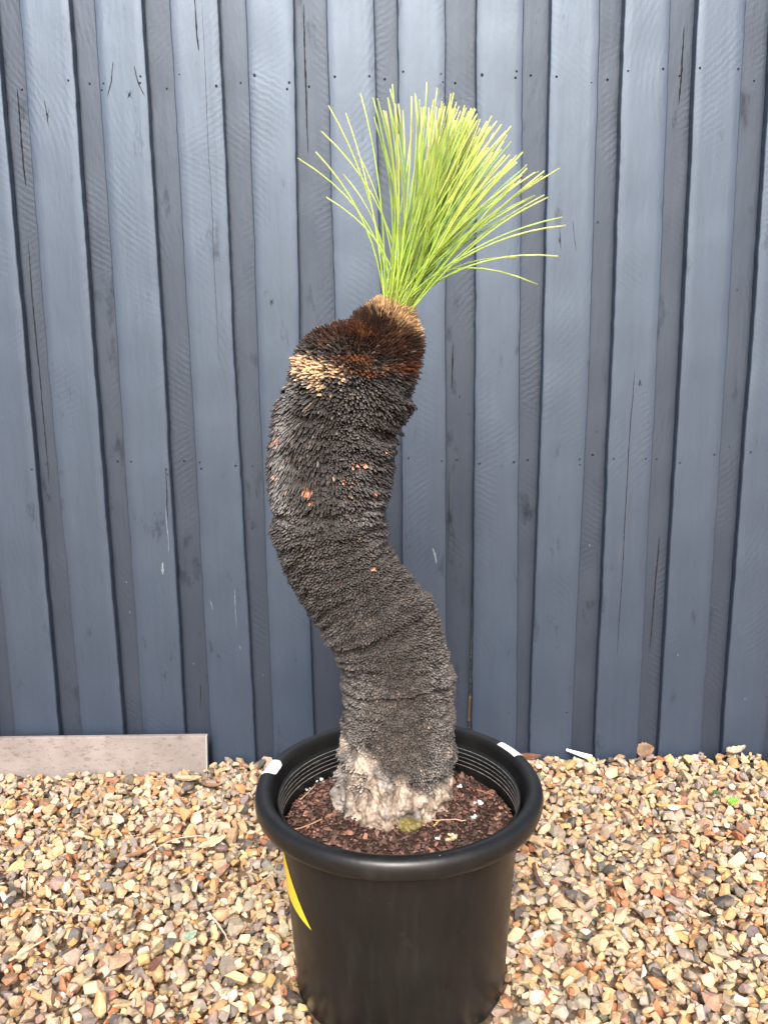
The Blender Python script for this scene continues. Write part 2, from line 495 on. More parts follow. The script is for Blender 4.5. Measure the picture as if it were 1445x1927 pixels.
def xin(e, z): return float(np.interp(z, ZK, e))
for o, xl, xr in front:
    if abs(xl[1]) > 1.15: continue
    for z in RAILZ[:2]:
        for s in (0, 1):
            zz = z + random.uniform(-.014, .014)
            a, b = xin(xl, zz), xin(xr, zz)
            x = a + random.uniform(.010, .018) if s == 0 else b - random.uniform(.010, .018)
            nail(o, x, zz, .0)
            if random.random() < .28: nail(o, x + random.uniform(-.006, .006), zz - random.uniform(.012, .02), .0)
for o, gl, gr in back:
    if abs(gl[1]) > 1.15: continue
    for z in RAILZ[:2]:
        zz = z + random.uniform(-.012, .010)
        nail(o, (xin(gl, zz) + xin(gr, zz)) / 2 + random.uniform(-.012, .012), zz, .0245)
def brd(lst, x):
    return min(lst, key=lambda q: abs((q[1][1] + q[2][1]) / 2 - x))[0]
nail(brd(front, .30), .338, .133, 0); nail(brd(front, .47), .497, .134, 0)
YF, YB = -.0019, .0225
crack(brd(back, -.88), [(-.879, 1.76), (-.880, 1.63), (-.879, 1.53)], .0045, YB, 1)
crack(brd(back, -.88), [(-.884, 1.40), (-.887, 1.26), (-.885, 1.0), (-.884, .78)], .0028, YB, 2)
crack(brd(back, -.16), [(-.176, 1.94), (-.177, 1.78), (-.176, 1.60)], .0042, YB, 3)
crack(brd(front, -.43), [(-.432, 1.95), (-.430, 1.86), (-.428, 1.83)], .0040, YF, 4)
crack(brd(front, -.43), [(-.415, 1.93), (-.412, 1.5), (-.410, 1.1)], .0007, YF, 5)
crack(brd(front, -.61), [(-.567, .83), (-.570, .74), (-.573, .69)], .0030, YF, 6)
crack(brd(back, .20), [(.183, 1.14), (.182, 1.08), (.181, 1.02)], .0055, YB, 7)
crack(brd(back, .20), [(.174, .80), (.173, .68), (.172, .55)], .0022, YB, 8)
crack(brd(back, .73), [(.738, 1.88), (.737, 1.78), (.733, 1.70)], .0044, YB, 9)
crack(brd(back, .73), [(.738, .62), (.735, .50), (.728, .30)], .0040, YB, 10)
crack(brd(front, .64), [(.645, 1.06), (.640, .90), (.634, .52), (.628, .30)], .0022, YF, 11)
crack(brd(front, -.79), [(-.806, 1.725), (-.804, 1.70), (-.801, 1.665)], .0028, YF, 12)
crack(brd(front, -.61), [(-.634, 1.81), (-.642, 1.765), (-.655, 1.73)], .0018, YF, 13)
crack(brd(front, -.61), [(-.585, 1.80), (-.576, 1.76), (-.563, 1.73)], .0030, YF, 14)
crack(brd(front, .47), [(.444, 1.42), (.447, 1.39), (.449, 1.36)], .0016, YF, 15)
crack(brd(front, .47), [(.478, 1.43), (.480, 1.39), (.487, 1.36)], .0015, YF, 16)
crack(brd(back, -.53), [(-.515, .22), (-.514, .19), (-.518, .15)], .0030, YB, 17)

for k, (x, pts, wd) in enumerate(((-.61, [(-.572, .725), (-.573, .69), (-.570, .63), (-.571, .60)], .0028), (-.61, [(-.590, .575), (-.592, .555), (-.591, .540)], .0075),
                            (-.44, [(-.470, .470), (-.466, .455), (-.463, .440)], .0020), (-.44, [(-.402, .50), (-.403, .44), (-.401, .39)], .0022), (-.44, [(-.396, .34), (-.395, .325)], .0024),
                            (.12, [(.128, .605), (.134, .585), (.138, .560)], .0060), (1.02, [(.985, .170), (.986, .162)], .0028), (.82, [(.795, .30), (.796, .292)], .0024))):
    drip(brd(front, x), pts, wd, YF, 40 + k)
for k, (x, z) in enumerate(((-.34, .245), (-.53, .28), (-.695, .43), (-.70, .515), (.55, .60))):
    drip(brd(back, x), [(x, z + .003), (x + .001, z - .003)], .0030, YB, 60 + k)

for k, (lst, y, x, z, a) in enumerate(((front, YF, -.800, 1.69, .030), (front, YF, -.600, 1.735, .034), (front, YF, .445, 1.385, .020), (front, YF, -.275, 1.245, .026), (back, YB, .560, .905, .014), (back, YB, -.352, .66, .013),
                                (back, YB, .225, .955, .015), (back, YB, .200, 1.0, .012), (front, YF, .66, 1.03, .022), (back, YB, .91, .86, .014), (back, YB, .545, 1.43, .016), (front, YF, -.455, .31, .018), (back, YB, .905, 1.26, .014))):
    b_ = brd(lst, x)
    for q in range(4):
        t_ = random.uniform(.2, 1.35) * random.choice((-1, 1)) + (0 if q else 1.4)
        l_ = a * random.uniform(.35, 1.0)
        crack(b_, [(x - math.cos(t_) * l_ * .3, z + math.sin(t_) * l_ * .5), (x + random.uniform(-.002, .002), z), (x + math.cos(t_) * l_ * .3, z - math.sin(t_) * l_ * .5)], random.uniform(.0007, .0016), y, 80 + k * 4 + q)

# ------------------------------------------------------------------ gravel bed
X0, X1, Y0, Y1 = -1.42, 1.42, 0.90, 2.145
GS = .004
nx, ny = int((X1 - X0) / GS), int((Y1 - Y0) / GS)
gx = X0 + (np.arange(nx) + .5) * GS; gy = Y0 + (np.arange(ny) + .5) * GS
GX, GY = np.meshgrid(gx, gy, indexing='ij')
def base_h(x, y):
    P = np.stack([np.ravel(x), np.ravel(y), np.zeros(np.size(x))], 1)
    h = -.030 + (fbm(P, 3.2, 5) - .5) * .020
    return h.reshape(np.shape(x))
Hg = base_h(GX, GY).astype(np.float32)
bs = 24
bx = np.linspace(X0 - .02, X1 + .02, 60); by = np.linspace(Y0 - .02, Y1 + .004, 30)
BX, BY = np.meshgrid(bx, by, indexing='ij'); BZ = base_h(BX, BY) - .001
Vb = np.stack([BX.ravel(), BY.ravel(), BZ.ravel()], 1)
Fb = [(i * 30 + j, (i + 1) * 30 + j, (i + 1) * 30 + j + 1, i * 30 + j + 1) for i in range(59) for j in range(29)]
bed = mesh_obj('gravel_bed_ground', Vb, Fb, M['dirt'], None, True)
tag(bed, kind='structure')

protos = []
for k in range(48):
    bm = bmesh.new()
    n = int(rng.integers(10, 20))
    sh = rng.uniform(.55, 1.0)
    for _ in range(n):
        d = rng.normal(size=3); d /= np.linalg.norm(d)
        d = np.sign(d) * np.abs(d) ** sh            # blockier
        d /= max(np.linalg.norm(d), 1e-6) ** .6
        d *= rng.uniform(.82, 1.06)
        bm.verts.new(d)
    ret = bmesh.ops.convex_hull(bm, input=list(bm.verts))
    bmesh.ops.delete(bm, geom=[v for v in bm.verts if not v.link_faces], context='VERTS')
    bmesh.ops.triangulate(bm, faces=list(bm.faces))
    if k % 2 == 0:                                   # half of the kinds are worn at the edges
        bmesh.ops.bevel(bm, geom=[e for e in bm.edges if e.calc_face_angle(0) > .5], offset=.07, segments=1, affect='EDGES', clamp_overlap=True)
        bmesh.ops.triangulate(bm, faces=list(bm.faces))
    bm.verts.index_update()
    protos.append((np.array([v.co[:] for v in bm.verts]), np.array([[v.index for v in f.verts] for f in bm.faces])))
    bm.free()

PAL = np.array([(.52, .40, .26), (.60, .47, .31), (.47, .34, .20), (.40, .29, .185), (.44, .25, .115), (.50, .32, .15), (.36, .16, .075),
                (.31, .26, .21), (.23, .20, .17), (.13, .118, .106), (.072, .068, .063), (.60, .53, .42), (.27, .155, .10), (.57, .42, .22), (.40, .34, .27)])
PW = np.array([.14, .10, .11, .12, .06, .065, .03, .105, .065, .036, .026, .028, .05, .035, .10]); PW /= PW.sum()
def euler_m(a, b, c):
    ca, sa, cb, sb, cc, sc_ = math.cos(a), math.sin(a), math.cos(b), math.sin(b), math.cos(c), math.sin(c)
    return np.array([[cc * cb, cc * sb * sa - sc_ * ca, cc * sb * ca + sc_ * sa], [sc_ * cb, sc_ * sb * sa + cc * ca, sc_ * sb * ca - cc * sa], [-sb, cb * sa, cb * ca]])
SLAB_X1, SLAB_Y0, SLAB_Y1 = -0.492, 2.092, 2.104
owner = np.full((nx, ny), -1, np.int32)
stones = []
NST = 40000
xs_ = rng.uniform(X0 + .01, X1 - .01, NST); ys_ = rng.uniform(Y0 + .01, Y1 - .008, NST)
for i in range(NST):
    x, y = xs_[i], ys_[i]
    L = np.clip(rng.lognormal(math.log(.0129), .33), .0055, .025)      # half length
    if i > NST * .84: L = rng.uniform(.0050, .0090)
    a, b, c = L, L * rng.uniform(.58, .88), L * rng.uniform(.36, .66)
    dp = math.hypot(x - POT[0], y - POT[1])
    if dp < POT_R0 + b * .30: continue
    if x < SLAB_X1 + .008 and y > SLAB_Y0 - b * .8: continue
    rz = rng.uniform(0, 2 * math.pi)
    fr = (a + b) / 2 * .82
    i0, i1 = max(0, int((x - fr - X0) / GS)), min(nx, int((x + fr - X0) / GS) + 1)
    j0, j1 = max(0, int((y - fr - Y0) / GS)), min(ny, int((y + fr - Y0) / GS) + 1)
    if i1 <= i0 or j1 <= j0: continue
    dx, dy = GX[i0:i1, j0:j1] - x, GY[i0:i1, j0:j1] - y
    ex = (dx * math.cos(rz) + dy * math.sin(rz)) / a; ey = (-dx * math.sin(rz) + dy * math.cos(rz)) / b
    rr = ex * ex + ey * ey
    msk = rr < .8
    if not msk.any(): continue
    sub = Hg[i0:i1, j0:j1]
    hh = sub[msk]
    zc = float(np.mean(hh) * .45 + np.max(hh) * .55) + c * .62
    if zc > .007 + rng.uniform(-.004, .006): continue                   # bed is full here
    # tilt follows the slope it comes to rest on
    gxs = float((sub * msk * dx).sum() / ((dx * dx * msk).sum() + 1e-9)); gys = float((sub * msk * dy).sum() / ((dy * dy * msk).sum() + 1e-9))
    tx, ty = np.clip(gys, -.6, .6) + rng.normal(0, .24), np.clip(-gxs, -.6, .6) + rng.normal(0, .24)
    Rm = euler_m(tx, ty, 0) @ euler_m(0, 0, rz)
    top = zc + c * .85 * np.sqrt(np.clip(1 - rr, 0, 1))
    up = msk & (top > sub)
    sub[up] = top[up]
    owner[i0:i1, j0:j1][up] = len(stones)
    col = np.array([.90, .86, .84]) * PAL[rng.choice(len(PAL), p=PW)] * rng.uniform(.82, 1.18) * (1 + rng.normal(0, .04, 3))
    stones.append((x, y, zc, a, b, c, Rm, int(rng.integers(len(protos))), np.clip(col, .02, .8)))
cnt = np.bincount(owner[owner >= 0].ravel(), minlength=len(stones)) * GS * GS

def stone_mesh(s):
    V, F = protos[s[7]]
    Vw = (V * np.array(s[3:6])) @ s[6].T
    return Vw, F
# the stones that show largest in view become parts of their own
cam_p = np.array([0, 0, CAM_H])
FW, RT, UP = np.array(fwd), np.array(rgt), np.array(upv)
score = []
for i, s in enumerate(stones):
    v = np.array(s[:3]) - cam_p; d = v @ FW
    px, py = (v @ RT) / d * 1559 / 722.5, (v @ UP) / d * 1559 / 963.5
    hidden = (abs(s[0] - POT[0]) < .25 and s[1] > POT[1] - .1 and s[1] < 1.98) or (abs(s[0] - POT[0]) < .20 and s[1] < POT[1])
    ok = abs(px) < .97 and abs(py) < .97 and not hidden and cnt[i] > .55 * math.pi * s[3] * s[4]
    score.append(cnt[i] / d ** 2 if ok else 0)
pick = set(np.argsort(score)[::-1][:300].tolist())
pick = {i for i in pick if score[i] > 0}
VV, FF, CC, off = [], [], [], 0
for i, s in enumerate(stones):
    V, F = stone_mesh(s)
    cv = np.repeat(s[8][None], len(V), 0) * rng.uniform(.9, 1.1, (len(V), 1))
    if i in pick:
        o = mesh_obj('stone', V, F, M['stone'], bed, False, cv)
        o.location = s[:3]
        continue
    VV.append(V + np.array(s[:3])); FF.append(F + off); CC.append(cv); off += len(V)
o = bulk_obj('gravel', np.concatenate(VV), np.concatenate(FF), M['stone'], bed, False, np.concatenate(CC))
tag(o, kind='stuff')

def gh(x, y):
    i, j = int((x - X0) / GS), int((y - Y0) / GS)
    return float(Hg[max(0, i - 2):i + 3, max(0, j - 2):j + 3].max())

# ------------------------------------------------------------------ cement strip
slab = empty('cement_strip', (SLAB_X1, SLAB_Y0, 0))
tag(slab, 'pinkish grey cement strip standing on edge against the fence foot', 'cement strip')
nzs = 70
V, F = [], []
xsS = np.linspace(-1.15, 0, nzs)
for i, xx in enumerate(xsS):
    ch = .003 * max(0, vnoise([[xx * 30, 0, 0]], 1, 3)[0] - .6)
    t = 0.0985
    for (yy, zz) in ((0, -.04), (0, t - .003 - ch), (.002, t - ch), (.0115, t), (.013, -.04)):
        lean = .16 * (zz)
        V.append((xx, yy + lean, zz))
for i in range(nzs - 1):
    for k in range(5):
        k2 = (k + 1) % 5
        F.append((i * 5 + k, i * 5 + 5 + k, i * 5 + 5 + k2, i * 5 + k2))
F.append((0, 1, 2, 3, 4))
F = [tuple(reversed(f)) for f in F]
mesh_obj('board', V, F, M['cement'], slab)
ev = [(0.0, .16 * z + y, z) for (y, z) in ((-.0004, -.04), (-.0004, .0945), (.002, .098), (.0117, .098), (.0134, -.04))]
ev2 = [(.0022 + random.uniform(-.0006, .0006), y, z) for (_, y, z) in ev]
V = ev + ev2; F = [(k, (k + 1) % 5, 5 + (k + 1) % 5, 5 + k) for k in range(5)] + [(5, 6, 7, 8, 9), (4, 3, 2, 1, 0)]
mesh_obj('cut_end', V, F, M['cement_edge'], slab)

# ------------------------------------------------------------------ pot
pot = empty('plant_pot', (POT[0], POT[1], -.005))
tag(pot, 'large round black plastic nursery pot holding the grass tree', 'plant pot')
PZ = .012                                                            # pot stands a little sunk in the gravel
NSEG = 128
def lathe(name, prof, mat, parent, smooth_shade=True, close=False):
    n = len(prof); V, F = [], []
    for k in range(NSEG):
        t = 2 * math.pi * k / NSEG
        e = 1 + .004 * math.sin(2 * t + .6)                          # not quite round
        for r_, z_ in prof: V.append((r_ * e * math.cos(t), r_ * e * math.sin(t), z_))
    for k in range(NSEG):
        k2 = (k + 1) % NSEG
        for i in range(n if close else n - 1):
            i2 = (i + 1) % n
            F.append((k * n + i, k2 * n + i, k2 * n + i2, k * n + i2))
    return mesh_obj(name, V, F, mat, parent, smooth_shade)
wall_prof = [(0.02, .004), (.178, .004), (.1845, .0055), (.188, .010), (.1885, .014), (.1872, .018), (.1885, .024), (.1925, .10), (.1990, .20), (.2065, .30), (.2115, .355),
             (.2085, .362), (.2060, .34), (.2000, .27), (.1990, .24)]
lathe('wall', wall_prof, M['pot'], pot)
# rolled rim: skirt outside, round top, inner lip
rim_prof = [(.2110, .3520), (.2250, .3478), (.2405, .3470), (.2455, .3492), (.2480, .3560), (.2487, .3650), (.2472, .3735), (.2437, .3792), (.2387, .3822), (.2325, .3832), (.2265, .3818),
            (.2215, .3780), (.2185, .3710), (.2165, .3620), (.2135, .3540)]
lathe('rim', rim_prof, M['pot'], pot, True, True)
for k in range(5):
    zz = .3540 - k * .0080
    rr = .2078 - k * .0008
    pr = [(rr + .0006, zz - .0009), (rr - .0009, zz - .0002), (rr - .0009, zz + .0002), (rr + .0006, zz + .0009)]
    lathe('ridge', pr, M['ridge'], pot)

RP = np.array(rim_prof)
_seg = np.concatenate([[0], np.cumsum(np.hypot(*np.diff(RP, axis=0).T))])
def rim_pt(a, s, off):
    """angle a, arc length s along the rim profile, lifted by off"""
    r_ = np.interp(s, _seg, RP[:, 0]); z_ = np.interp(s, _seg, RP[:, 1])
    r2 = np.interp(s + .001, _seg, RP[:, 0]); z2 = np.interp(s + .001, _seg, RP[:, 1])
    r1 = np.interp(s - .001, _seg, RP[:, 0]); z1 = np.interp(s - .001, _seg, RP[:, 1])
    tr, tz = r2 - r1, z2 - z1; l = math.hypot(tr, tz) + 1e-9
    nr, nz_ = tz / l, -tr / l
    e = 1 + .004 * math.sin(2 * a + .6)
    r_ = r_ * e + nr * off; z_ = z_ + nz_ * off
    return (r_ * math.cos(a), r_ * math.sin(a), z_)
def rim_patch(name, a0, a1, s0, s1, mat, parent, off, round_end=False, na=10, ns=16):
    V, F = [], []
    for i in range(na + 1):
        u = i / na
        for j in range(ns + 1):
            v = j / ns
            sv = s0 + (s1 - s0) * v
            if round_end:
                q = abs(u - .5) * 2
                cut = .5 * (1 - math.sqrt(max(0, 1 - max(0, (q - .35) / .65) ** 2)))
                sv = s0 + (s1 - s0) * v * (1 - cut * .35)
            V.append(rim_pt(a0 + (a1 - a0) * u, sv, off))
    for i in range(na):
        for j in range(ns):
            q = i * (ns + 1) + j
            F.append((q, q + ns + 1, q + ns + 2, q + 1))
    o = mesh_obj(name, V, F, mat, parent, True)
    return o
sA = rim_patch('sticker', R(162), R(174), .046, .094, M['label'], pot, .0007, True)
sA['label'] = 'white printed sticker wrapped over the rim'
for row, (s_, n_) in enumerate(((.066, 8), (.074, 9), (.083, 6))):
    for k in range(n_):
        if random.random() < .2: continue
        a = R(163.6 + (k + random.uniform(-.1, .1)) * 8.6 / n_)
        rim_patch('print', a, a + R(random.uniform(.25, .6)), s_, s_ + random.uniform(.0028, .0048), M['ink'], sA, .0011, False, 1, 2)
sB = rim_patch('sticker', R(19.5), R(33.5), .058, .086, M['label'], pot, .0007, False)
sB['label'] = 'blank white sticker across the rim top'

def wall_pt(a, z, off):
    WP = np.array(wall_prof[6:11]); r_ = np.interp(z, WP[:, 1], WP[:, 0]) * (1 + .004 * math.sin(2 * a + .6)) + off
    return (r_ * math.cos(a), r_ * math.sin(a), z)
def wall_patch(name, corners, mat, parent, off, n=12):
    """bilinear patch over (angle deg, z) corners A,B,C,D"""
    A, B, C, D = [np.array(c, float) for c in corners]
    V, F = [], []
    for i in range(n + 1):
        for j in range(n + 1):
            u, v = i / n, j / n
            p = (A * (1 - u) + B * u) * (1 - v) + (D * (1 - u) + C * u) * v
            V.append(wall_pt(R(p[0]), p[1], off))
    for i in range(n):
        for j in range(n):
            q = i * (n + 1) + j
            F.append((q, q + n + 1, q + n + 2, q + 1))
    return mesh_obj(name, V, F, mat, parent, True)
sy = wall_patch('sticker', ((184, .349), (223, .190), (180, .214), (150, .347)), M['yellow'], pot, .0008)
sy['label'] = 'yellow sticker on the outside of the pot wall'
wall_patch('print', ((190.0, .312), (194.0, .299), (192.0, .294), (189, .306)), M['green_ink'], sy, .0013, 3)
wall_patch('print', ((196, .290), (198.4, .279), (197.4, .278), (195.2, .288)), M['black_ink'], sy, .0013, 3)

# ------------------------------------------------------------------ potting mix
SOIL_Z = .300
def soil_h(x, y):
    P = np.stack([np.ravel(x), np.ravel(y), np.zeros(np.size(x))], 1)
    d = np.hypot(np.ravel(x) - .012, np.ravel(y) - 1.40)
    return (SOIL_Z + (fbm(P, 14, 31) - .5) * .014 + .012 * np.exp(-(d / .13) ** 2)).reshape(np.shape(x))
V, F = [], []
nr, na = 26, 72
for i in range(nr + 1):
    rr = .2000 * i / nr
    for k in range(na):
        t = 2 * math.pi * k / na
        x, y = POT[0] + rr * math.cos(t), POT[1] + rr * math.sin(t)
        V.append((x, y, 0))
V = np.array(V); V[:, 2] = soil_h(V[:, 0], V[:, 1]) - .002
for i in range(nr):
    for k in range(na):
        k2 = (k + 1) % na
        F.append((i * na + k, (i + 1) * na + k, (i + 1) * na + k2, i * na + k2))
mix = mesh_obj('potting_mix', V, F, M['soil'], None, True)
tag(mix, 'dark brown bark potting mix filling the black pot', 'potting mix', kind='stuff')
CP = [(.20, .095, .065), (.070, .038, .029), (.040, .023, .018), (.12, .062, .046), (.09, .047, .035), (.055, .034, .027), (.28, .14, .09), (.15, .09, .07)]
CPW = [.07, .22, .22, .14, .15, .14, .025, .035]
VV, FF, CC, off = [], [], [], 0
n_ = 5200
rad = .197 * np.sqrt(rng.uniform(0, 1, n_)); th = rng.uniform(0, 2 * math.pi, n_)
cx, cy = POT[0] + rad * np.cos(th), POT[1] + rad * np.sin(th); cz = soil_h(cx, cy)
for i in range(n_):
    V, F = protos[int(rng.integers(len(protos)))] if False else protos[(i * 7) % 24 * 2 + 1]
    L = float(np.clip(rng.lognormal(math.log(.0031), .50), .0012, .0100))
    S = np.array([L, L * rng.uniform(.45, .8), L * rng.uniform(.16, .38)])
    Rm = euler_m(rng.normal(0, .35), rng.normal(0, .35), rng.uniform(0, 6.28))
    Vw = (V * S) @ Rm.T + np.array([cx[i], cy[i], cz[i] + rng.uniform(0, .003)])
    c = np.array(CP[rng.choice(len(CP), p=CPW)]) * rng.uniform(.9, 1.5)
    VV.append(Vw); FF.append(F + off); CC.append(np.repeat(c[None], len(V), 0)); off += len(V)
o = bulk_obj('bark_chips', np.concatenate(VV), np.concatenate(FF), M['soil_chip'], mix, False, np.concatenate(CC))
tag(o, kind='stuff')

# ------------------------------------------------------------------ grass tree
YT = 1.400
tree = empty('grass_tree', (.012, YT, SOIL_Z))
tag(tree, 'bent charred grass tree with a bright green leaf tuft in a black pot', 'grass tree')
# axis x, z, silhouette radius, scale spacing, scale length, upward lean
AX = np.array([
 (.0133, .2281, .1120, .0065, .004, -.2), (.0117, .2657, .1085, .0065, .004, -.2), (.0122, .3082, .1035, .0062, .004, -.3), (.0148, .3712, .1006, .0060, .006, -.4),
 (.0200, .4200, .1050, .0056, .006, -.3), (.0213, .4434, .1045, .0054, .0055, -.2), (.0205, .4850, .1010, .0052, .005, -.15), (.0202, .5246, .0988, .0052, .005, -.2), (.0131, .5745, .0953, .0054, .005, -.2), (.0023, .6142, .0949, .0055, .005, -.1),
 (-.0169, .6535, .0925, .0056, .0055, -.1), (-.0405, .6926, .0902, .0058, .006, -.1), (-.0657, .7313, .0916, .0060, .006, -.1), (-.0815, .7695, .0940, .0062, .0065, -.1),
 (-.0941, .8213, .0961, .0060, .008, -.3), (-.0928, .8723, .0964, .0056, .012, -.8), (-.0878, .9271, .1011, .0055, .013, -.9), (-.0793, .9811, .1022, .0056, .011, -.6),
 (-.0677, 1.0210, .0950, .0056, .010, -.5), (-.0510, 1.0534, .1075, .0068, .012, -.1), (-.0350, 1.0850, .1025, .0066, .013, .30), (-.0010, 1.1164, .0775, .0058, .015, .75),
 (.0115, 1.1481, .0630, .0052, .016, 1.2), (.0187, 1.1719, .0402, .0048, .016, 1.7), (.0223, 1.1830, .0320, .0045, .016, 2.4)])
seg = np.concatenate([[0], np.cumsum(np.hypot(np.diff(AX[:, 0]), np.diff(AX[:, 1])))])
def sm_interp(s, col):
    # smoothed linear interpolation
    w = .012
    return (np.interp(s - w, seg, AX[:, col]) + 2 * np.interp(s, seg, AX[:, col]) + np.interp(s + w, seg, AX[:, col])) / 4
LEN = seg[-1]
def axis(s):
    s = np.atleast_1d(s)
    x, z = sm_interp(s, 0), sm_interp(s, 1)
    e = .012
    tx = sm_interp(np.minimum(s + e, LEN), 0) - sm_interp(np.maximum(s - e, 0), 0); tz = sm_interp(np.minimum(s + e, LEN), 1) - sm_interp(np.maximum(s - e, 0), 1)
    l = np.hypot(tx, tz); return x, z, tx / l, tz / l
def surf(s, th, extra=0.0):
    """trunk core surface; th measured from +x (screen right) through -y (towards the camera)"""
    x, z, tx, tz = axis(s)
    r0 = sm_interp(s, 2) - .62 * sm_interp(s, 4)
    C, S = np.cos(th), np.sin(th)
    r0 = r0 * (1 - .20 * np.clip(-C, 0, 1) * np.exp(-((z - 1.112) / .024) ** 2))
    nxv, nzv = tz, -tx                                    # in-plane normal pointing to +x side
    P0 = np.stack([x + r0 * C * nxv, YT - r0 * S, z + r0 * C * nzv], 1)
    lump = (fbm(P0, 9, 61) - .5) * .016 + (fbm(np.stack([s * 34, 1.3 * np.cos(th), 1.3 * np.sin(th)], 1), 1.0, 67) - .5) * .020
    lump = lump + .0020 * np.sin(6.283 * (s / .021 + 2.2 * vnoise(np.stack([2 * C, 2 * S, s * 9], 1), 1, 87))) * smooth(.20, .26, s) * smooth(.90, .80, s)
    lump = lump + .009 * np.exp(-((P0[:, 2] - .668) / .020) ** 2) * np.clip(C, 0, 1) ** 2
    # old growth ledges
    for s0, amp, wd in ((.155, .0035, .010), (.305, .0045, .008), (.425, .005, .012), (.655, .005, .012), (.80, .006, .012)):
        ds = s - s0 - .01 * np.sin(th * 1.0 + s0 * 40)
        lump = lump + amp * (.25 + 1.3 * vnoise(np.stack([2.2 * C, 2.2 * S, s * 20], 1), 1, 83)) * np.where(ds > 0, np.exp(-(ds / (wd * 2.5)) ** 2), -np.exp(-(ds / wd) ** 2) * .8)
    # weathered foot: buttress folds
    foot = smooth(.185, .12, s)
    fold = np.abs(np.sin(th * 9 + 2.2 * vnoise(np.stack([th * 1.3, s * 9, s * 0], 1), 1, 71))) ** .5
    lump = lump + foot * ((fold - .78) * .015 + (fbm(P0 * np.array([1, 1, .5]), 50, 73) - .5) * .022 + (fbm(P0 * np.array([1, 1, .35]), 120, 79, 4) - .5) * .034)
    r = r0 + lump + extra
    N = np.stack([C * nxv, -S, C * nzv], 1)
    P = np.stack([x, np.full_like(x, YT), z], 1) + N * r[:, None]
    T = np.stack([tx, np.zeros_like(tx), tz], 1)
    return P, N, T
def blob(P, x, z, wx, wz, ang=0.0):
    c, s = math.cos(ang), math.sin(ang)
    dx, dz = P[:, 0] - x, P[:, 2] - z
    u, v = (dx * c + dz * s) / wx, (-dx * s + dz * c) / wz
    return np.exp(-(u * u + v * v)) * (P[:, 1] < YT + .01)
def pale_mask(P, s):
    n = fbm(P, 38, 91, 4) - .5
    m_ = blob(P, -.035, .418, .060, .018, -.55) + blob(P, .010, .372, .050, .020, -.6) * .9 + blob(P, .025, .345, .10, .022, -.15) * 1.0 + blob(P, .060, .335, .07, .03) * .65 \
        + blob(P, -.075, .318, .035, .018) * .9 + blob(P, .02, .315, .12, .02) * .7 + .50 * smooth(.165, .125, s + .20 * P[:, 0])
    m_ = m_ - blob(P, -.055, .352, .032, .022) * .9 - blob(P, .075, .375, .03, .02) * .5
    return np.clip(m_ + n * 1.5, 0, 1.3)
def trunk_colour(P, s, th, stub):
    n1 = fbm(P, 22, 101); n2 = fbm(P, 70, 103); n3 = vnoise(P, 260, 107)
    base = np.array([.040, .035, .032])
    c = base[None] * (.55 + 1.1 * n2)[:, None]
    # ash grey lower down
    low = smooth(.62, .20, s)
    grey = np.array([.076, .064, .054])
    c = c * (1 - .75 * low[:, None]) + grey[None] * (.35 + 1.1 * n2)[:, None] * .75 * low[:, None]
    # singed red-brown below the crown
    brn = smooth(1.070, 1.112, P[:, 2] + .42 * (P[:, 0] + .01) + (n1 - .5) * .11) * (.55 + .6 * n2)
    brown = np.array([.085, .034, .017])
    c = c * (1 - brn[:, None] * .8) + brown[None] * (.25 + 1.25 * n2)[:, None] * brn[:, None] * .8
    # scattered unburnt flecks
    fl = smooth(.80, .90, fbm(P, 42, 113)) * .7 * smooth(.45, .6, s)
    c = c * (1 - fl[:, None]) + np.array([.34, .12, .05])[None] * fl[:, None]
    # straw fan on the left of the head
    tan = blob(P, -.105, 1.085, .042, .017, -.25) * 1.35 + blob(P, -.100, 1.056, .04, .010, -.3) * .45
    tan = smooth(.38, 1.10, tan + (n2 - .5) * 1.2 + (n3 - .5) * .9)
    c = c * (1 - tan[:, None]) + np.array([.60, .40, .235])[None] * (.55 + .8 * n3)[:, None] * tan[:, None]
    # red-brown streaks over the head
    for (x, z, a, b, k) in ((-.05, 1.100, .045, .005, .55), (-.025, 1.078, .045, .006, .45), (.03, 1.085, .04, .012, .35), (-.035, 1.14, .04, .012, .4)):
        q = smooth(.4, .9, blob(P, x, z, a, b, -.1) + (n2 - .5) * .9) * k
        c = c * (1 - q[:, None]) + np.array([.26, .085, .028])[None] * (.5 + n3)[:, None] * q[:, None]
    for (x, z, a, b) in ((-.167, .920, .007, .008), (-.118, .898, .009, .013), (-.064, .914, .006, .008), (-.053, .907, .006, .006), (-.095, 1.046, .006, .005), (-.02, .887, .012, .006), (-.115, .880, .004, .005), (-.165, .975, .010, .008), (-.002, .955, .006, .004), (-.02, .757, .010, .005), (-.145, .952, .006, .005), (-.082, 1.043, .005, .004), (-.035, .935, .02, .004), (.03, .541, .03, .0025)):
        q = smooth(.45, .95, blob(P, x, z, a * .8, b * .8) + (n3 - .5) * .8) * .85
        c = c * (1 - q[:, None]) + np.array([.50, .22, .125])[None] * (.4 + n3)[:, None] * q[:, None]
    # bleached foot
    pm = pale_mask(P, s) * smooth(.235, .19, s)
    fib = fbm(P * np.array([1, 1, .3]), 95, 181, 4)
    pk = np.array([.47, .37, .285])[None] * (1 - smooth(.45, .62, n1))[:, None] + np.array([.30, .265, .235])[None] * smooth(.45, .62, n1)[:, None]
    pm = np.clip(pm, 0, 1)
    c = c * (1 - pm[:, None]) + pk * (.12 + 1.95 * np.clip(fib - .15, 0, 1))[:, None] * pm[:, None]
    mo = smooth(.35, .8, blob(P, .038, .312, .032, .016) + (n2 - .5) * .6)
    c = c * (1 - mo[:, None]) + np.array([.20, .16, .05])[None] * (.4 + n3)[:, None] * mo[:, None]
    return np.clip(c, .004, .75)

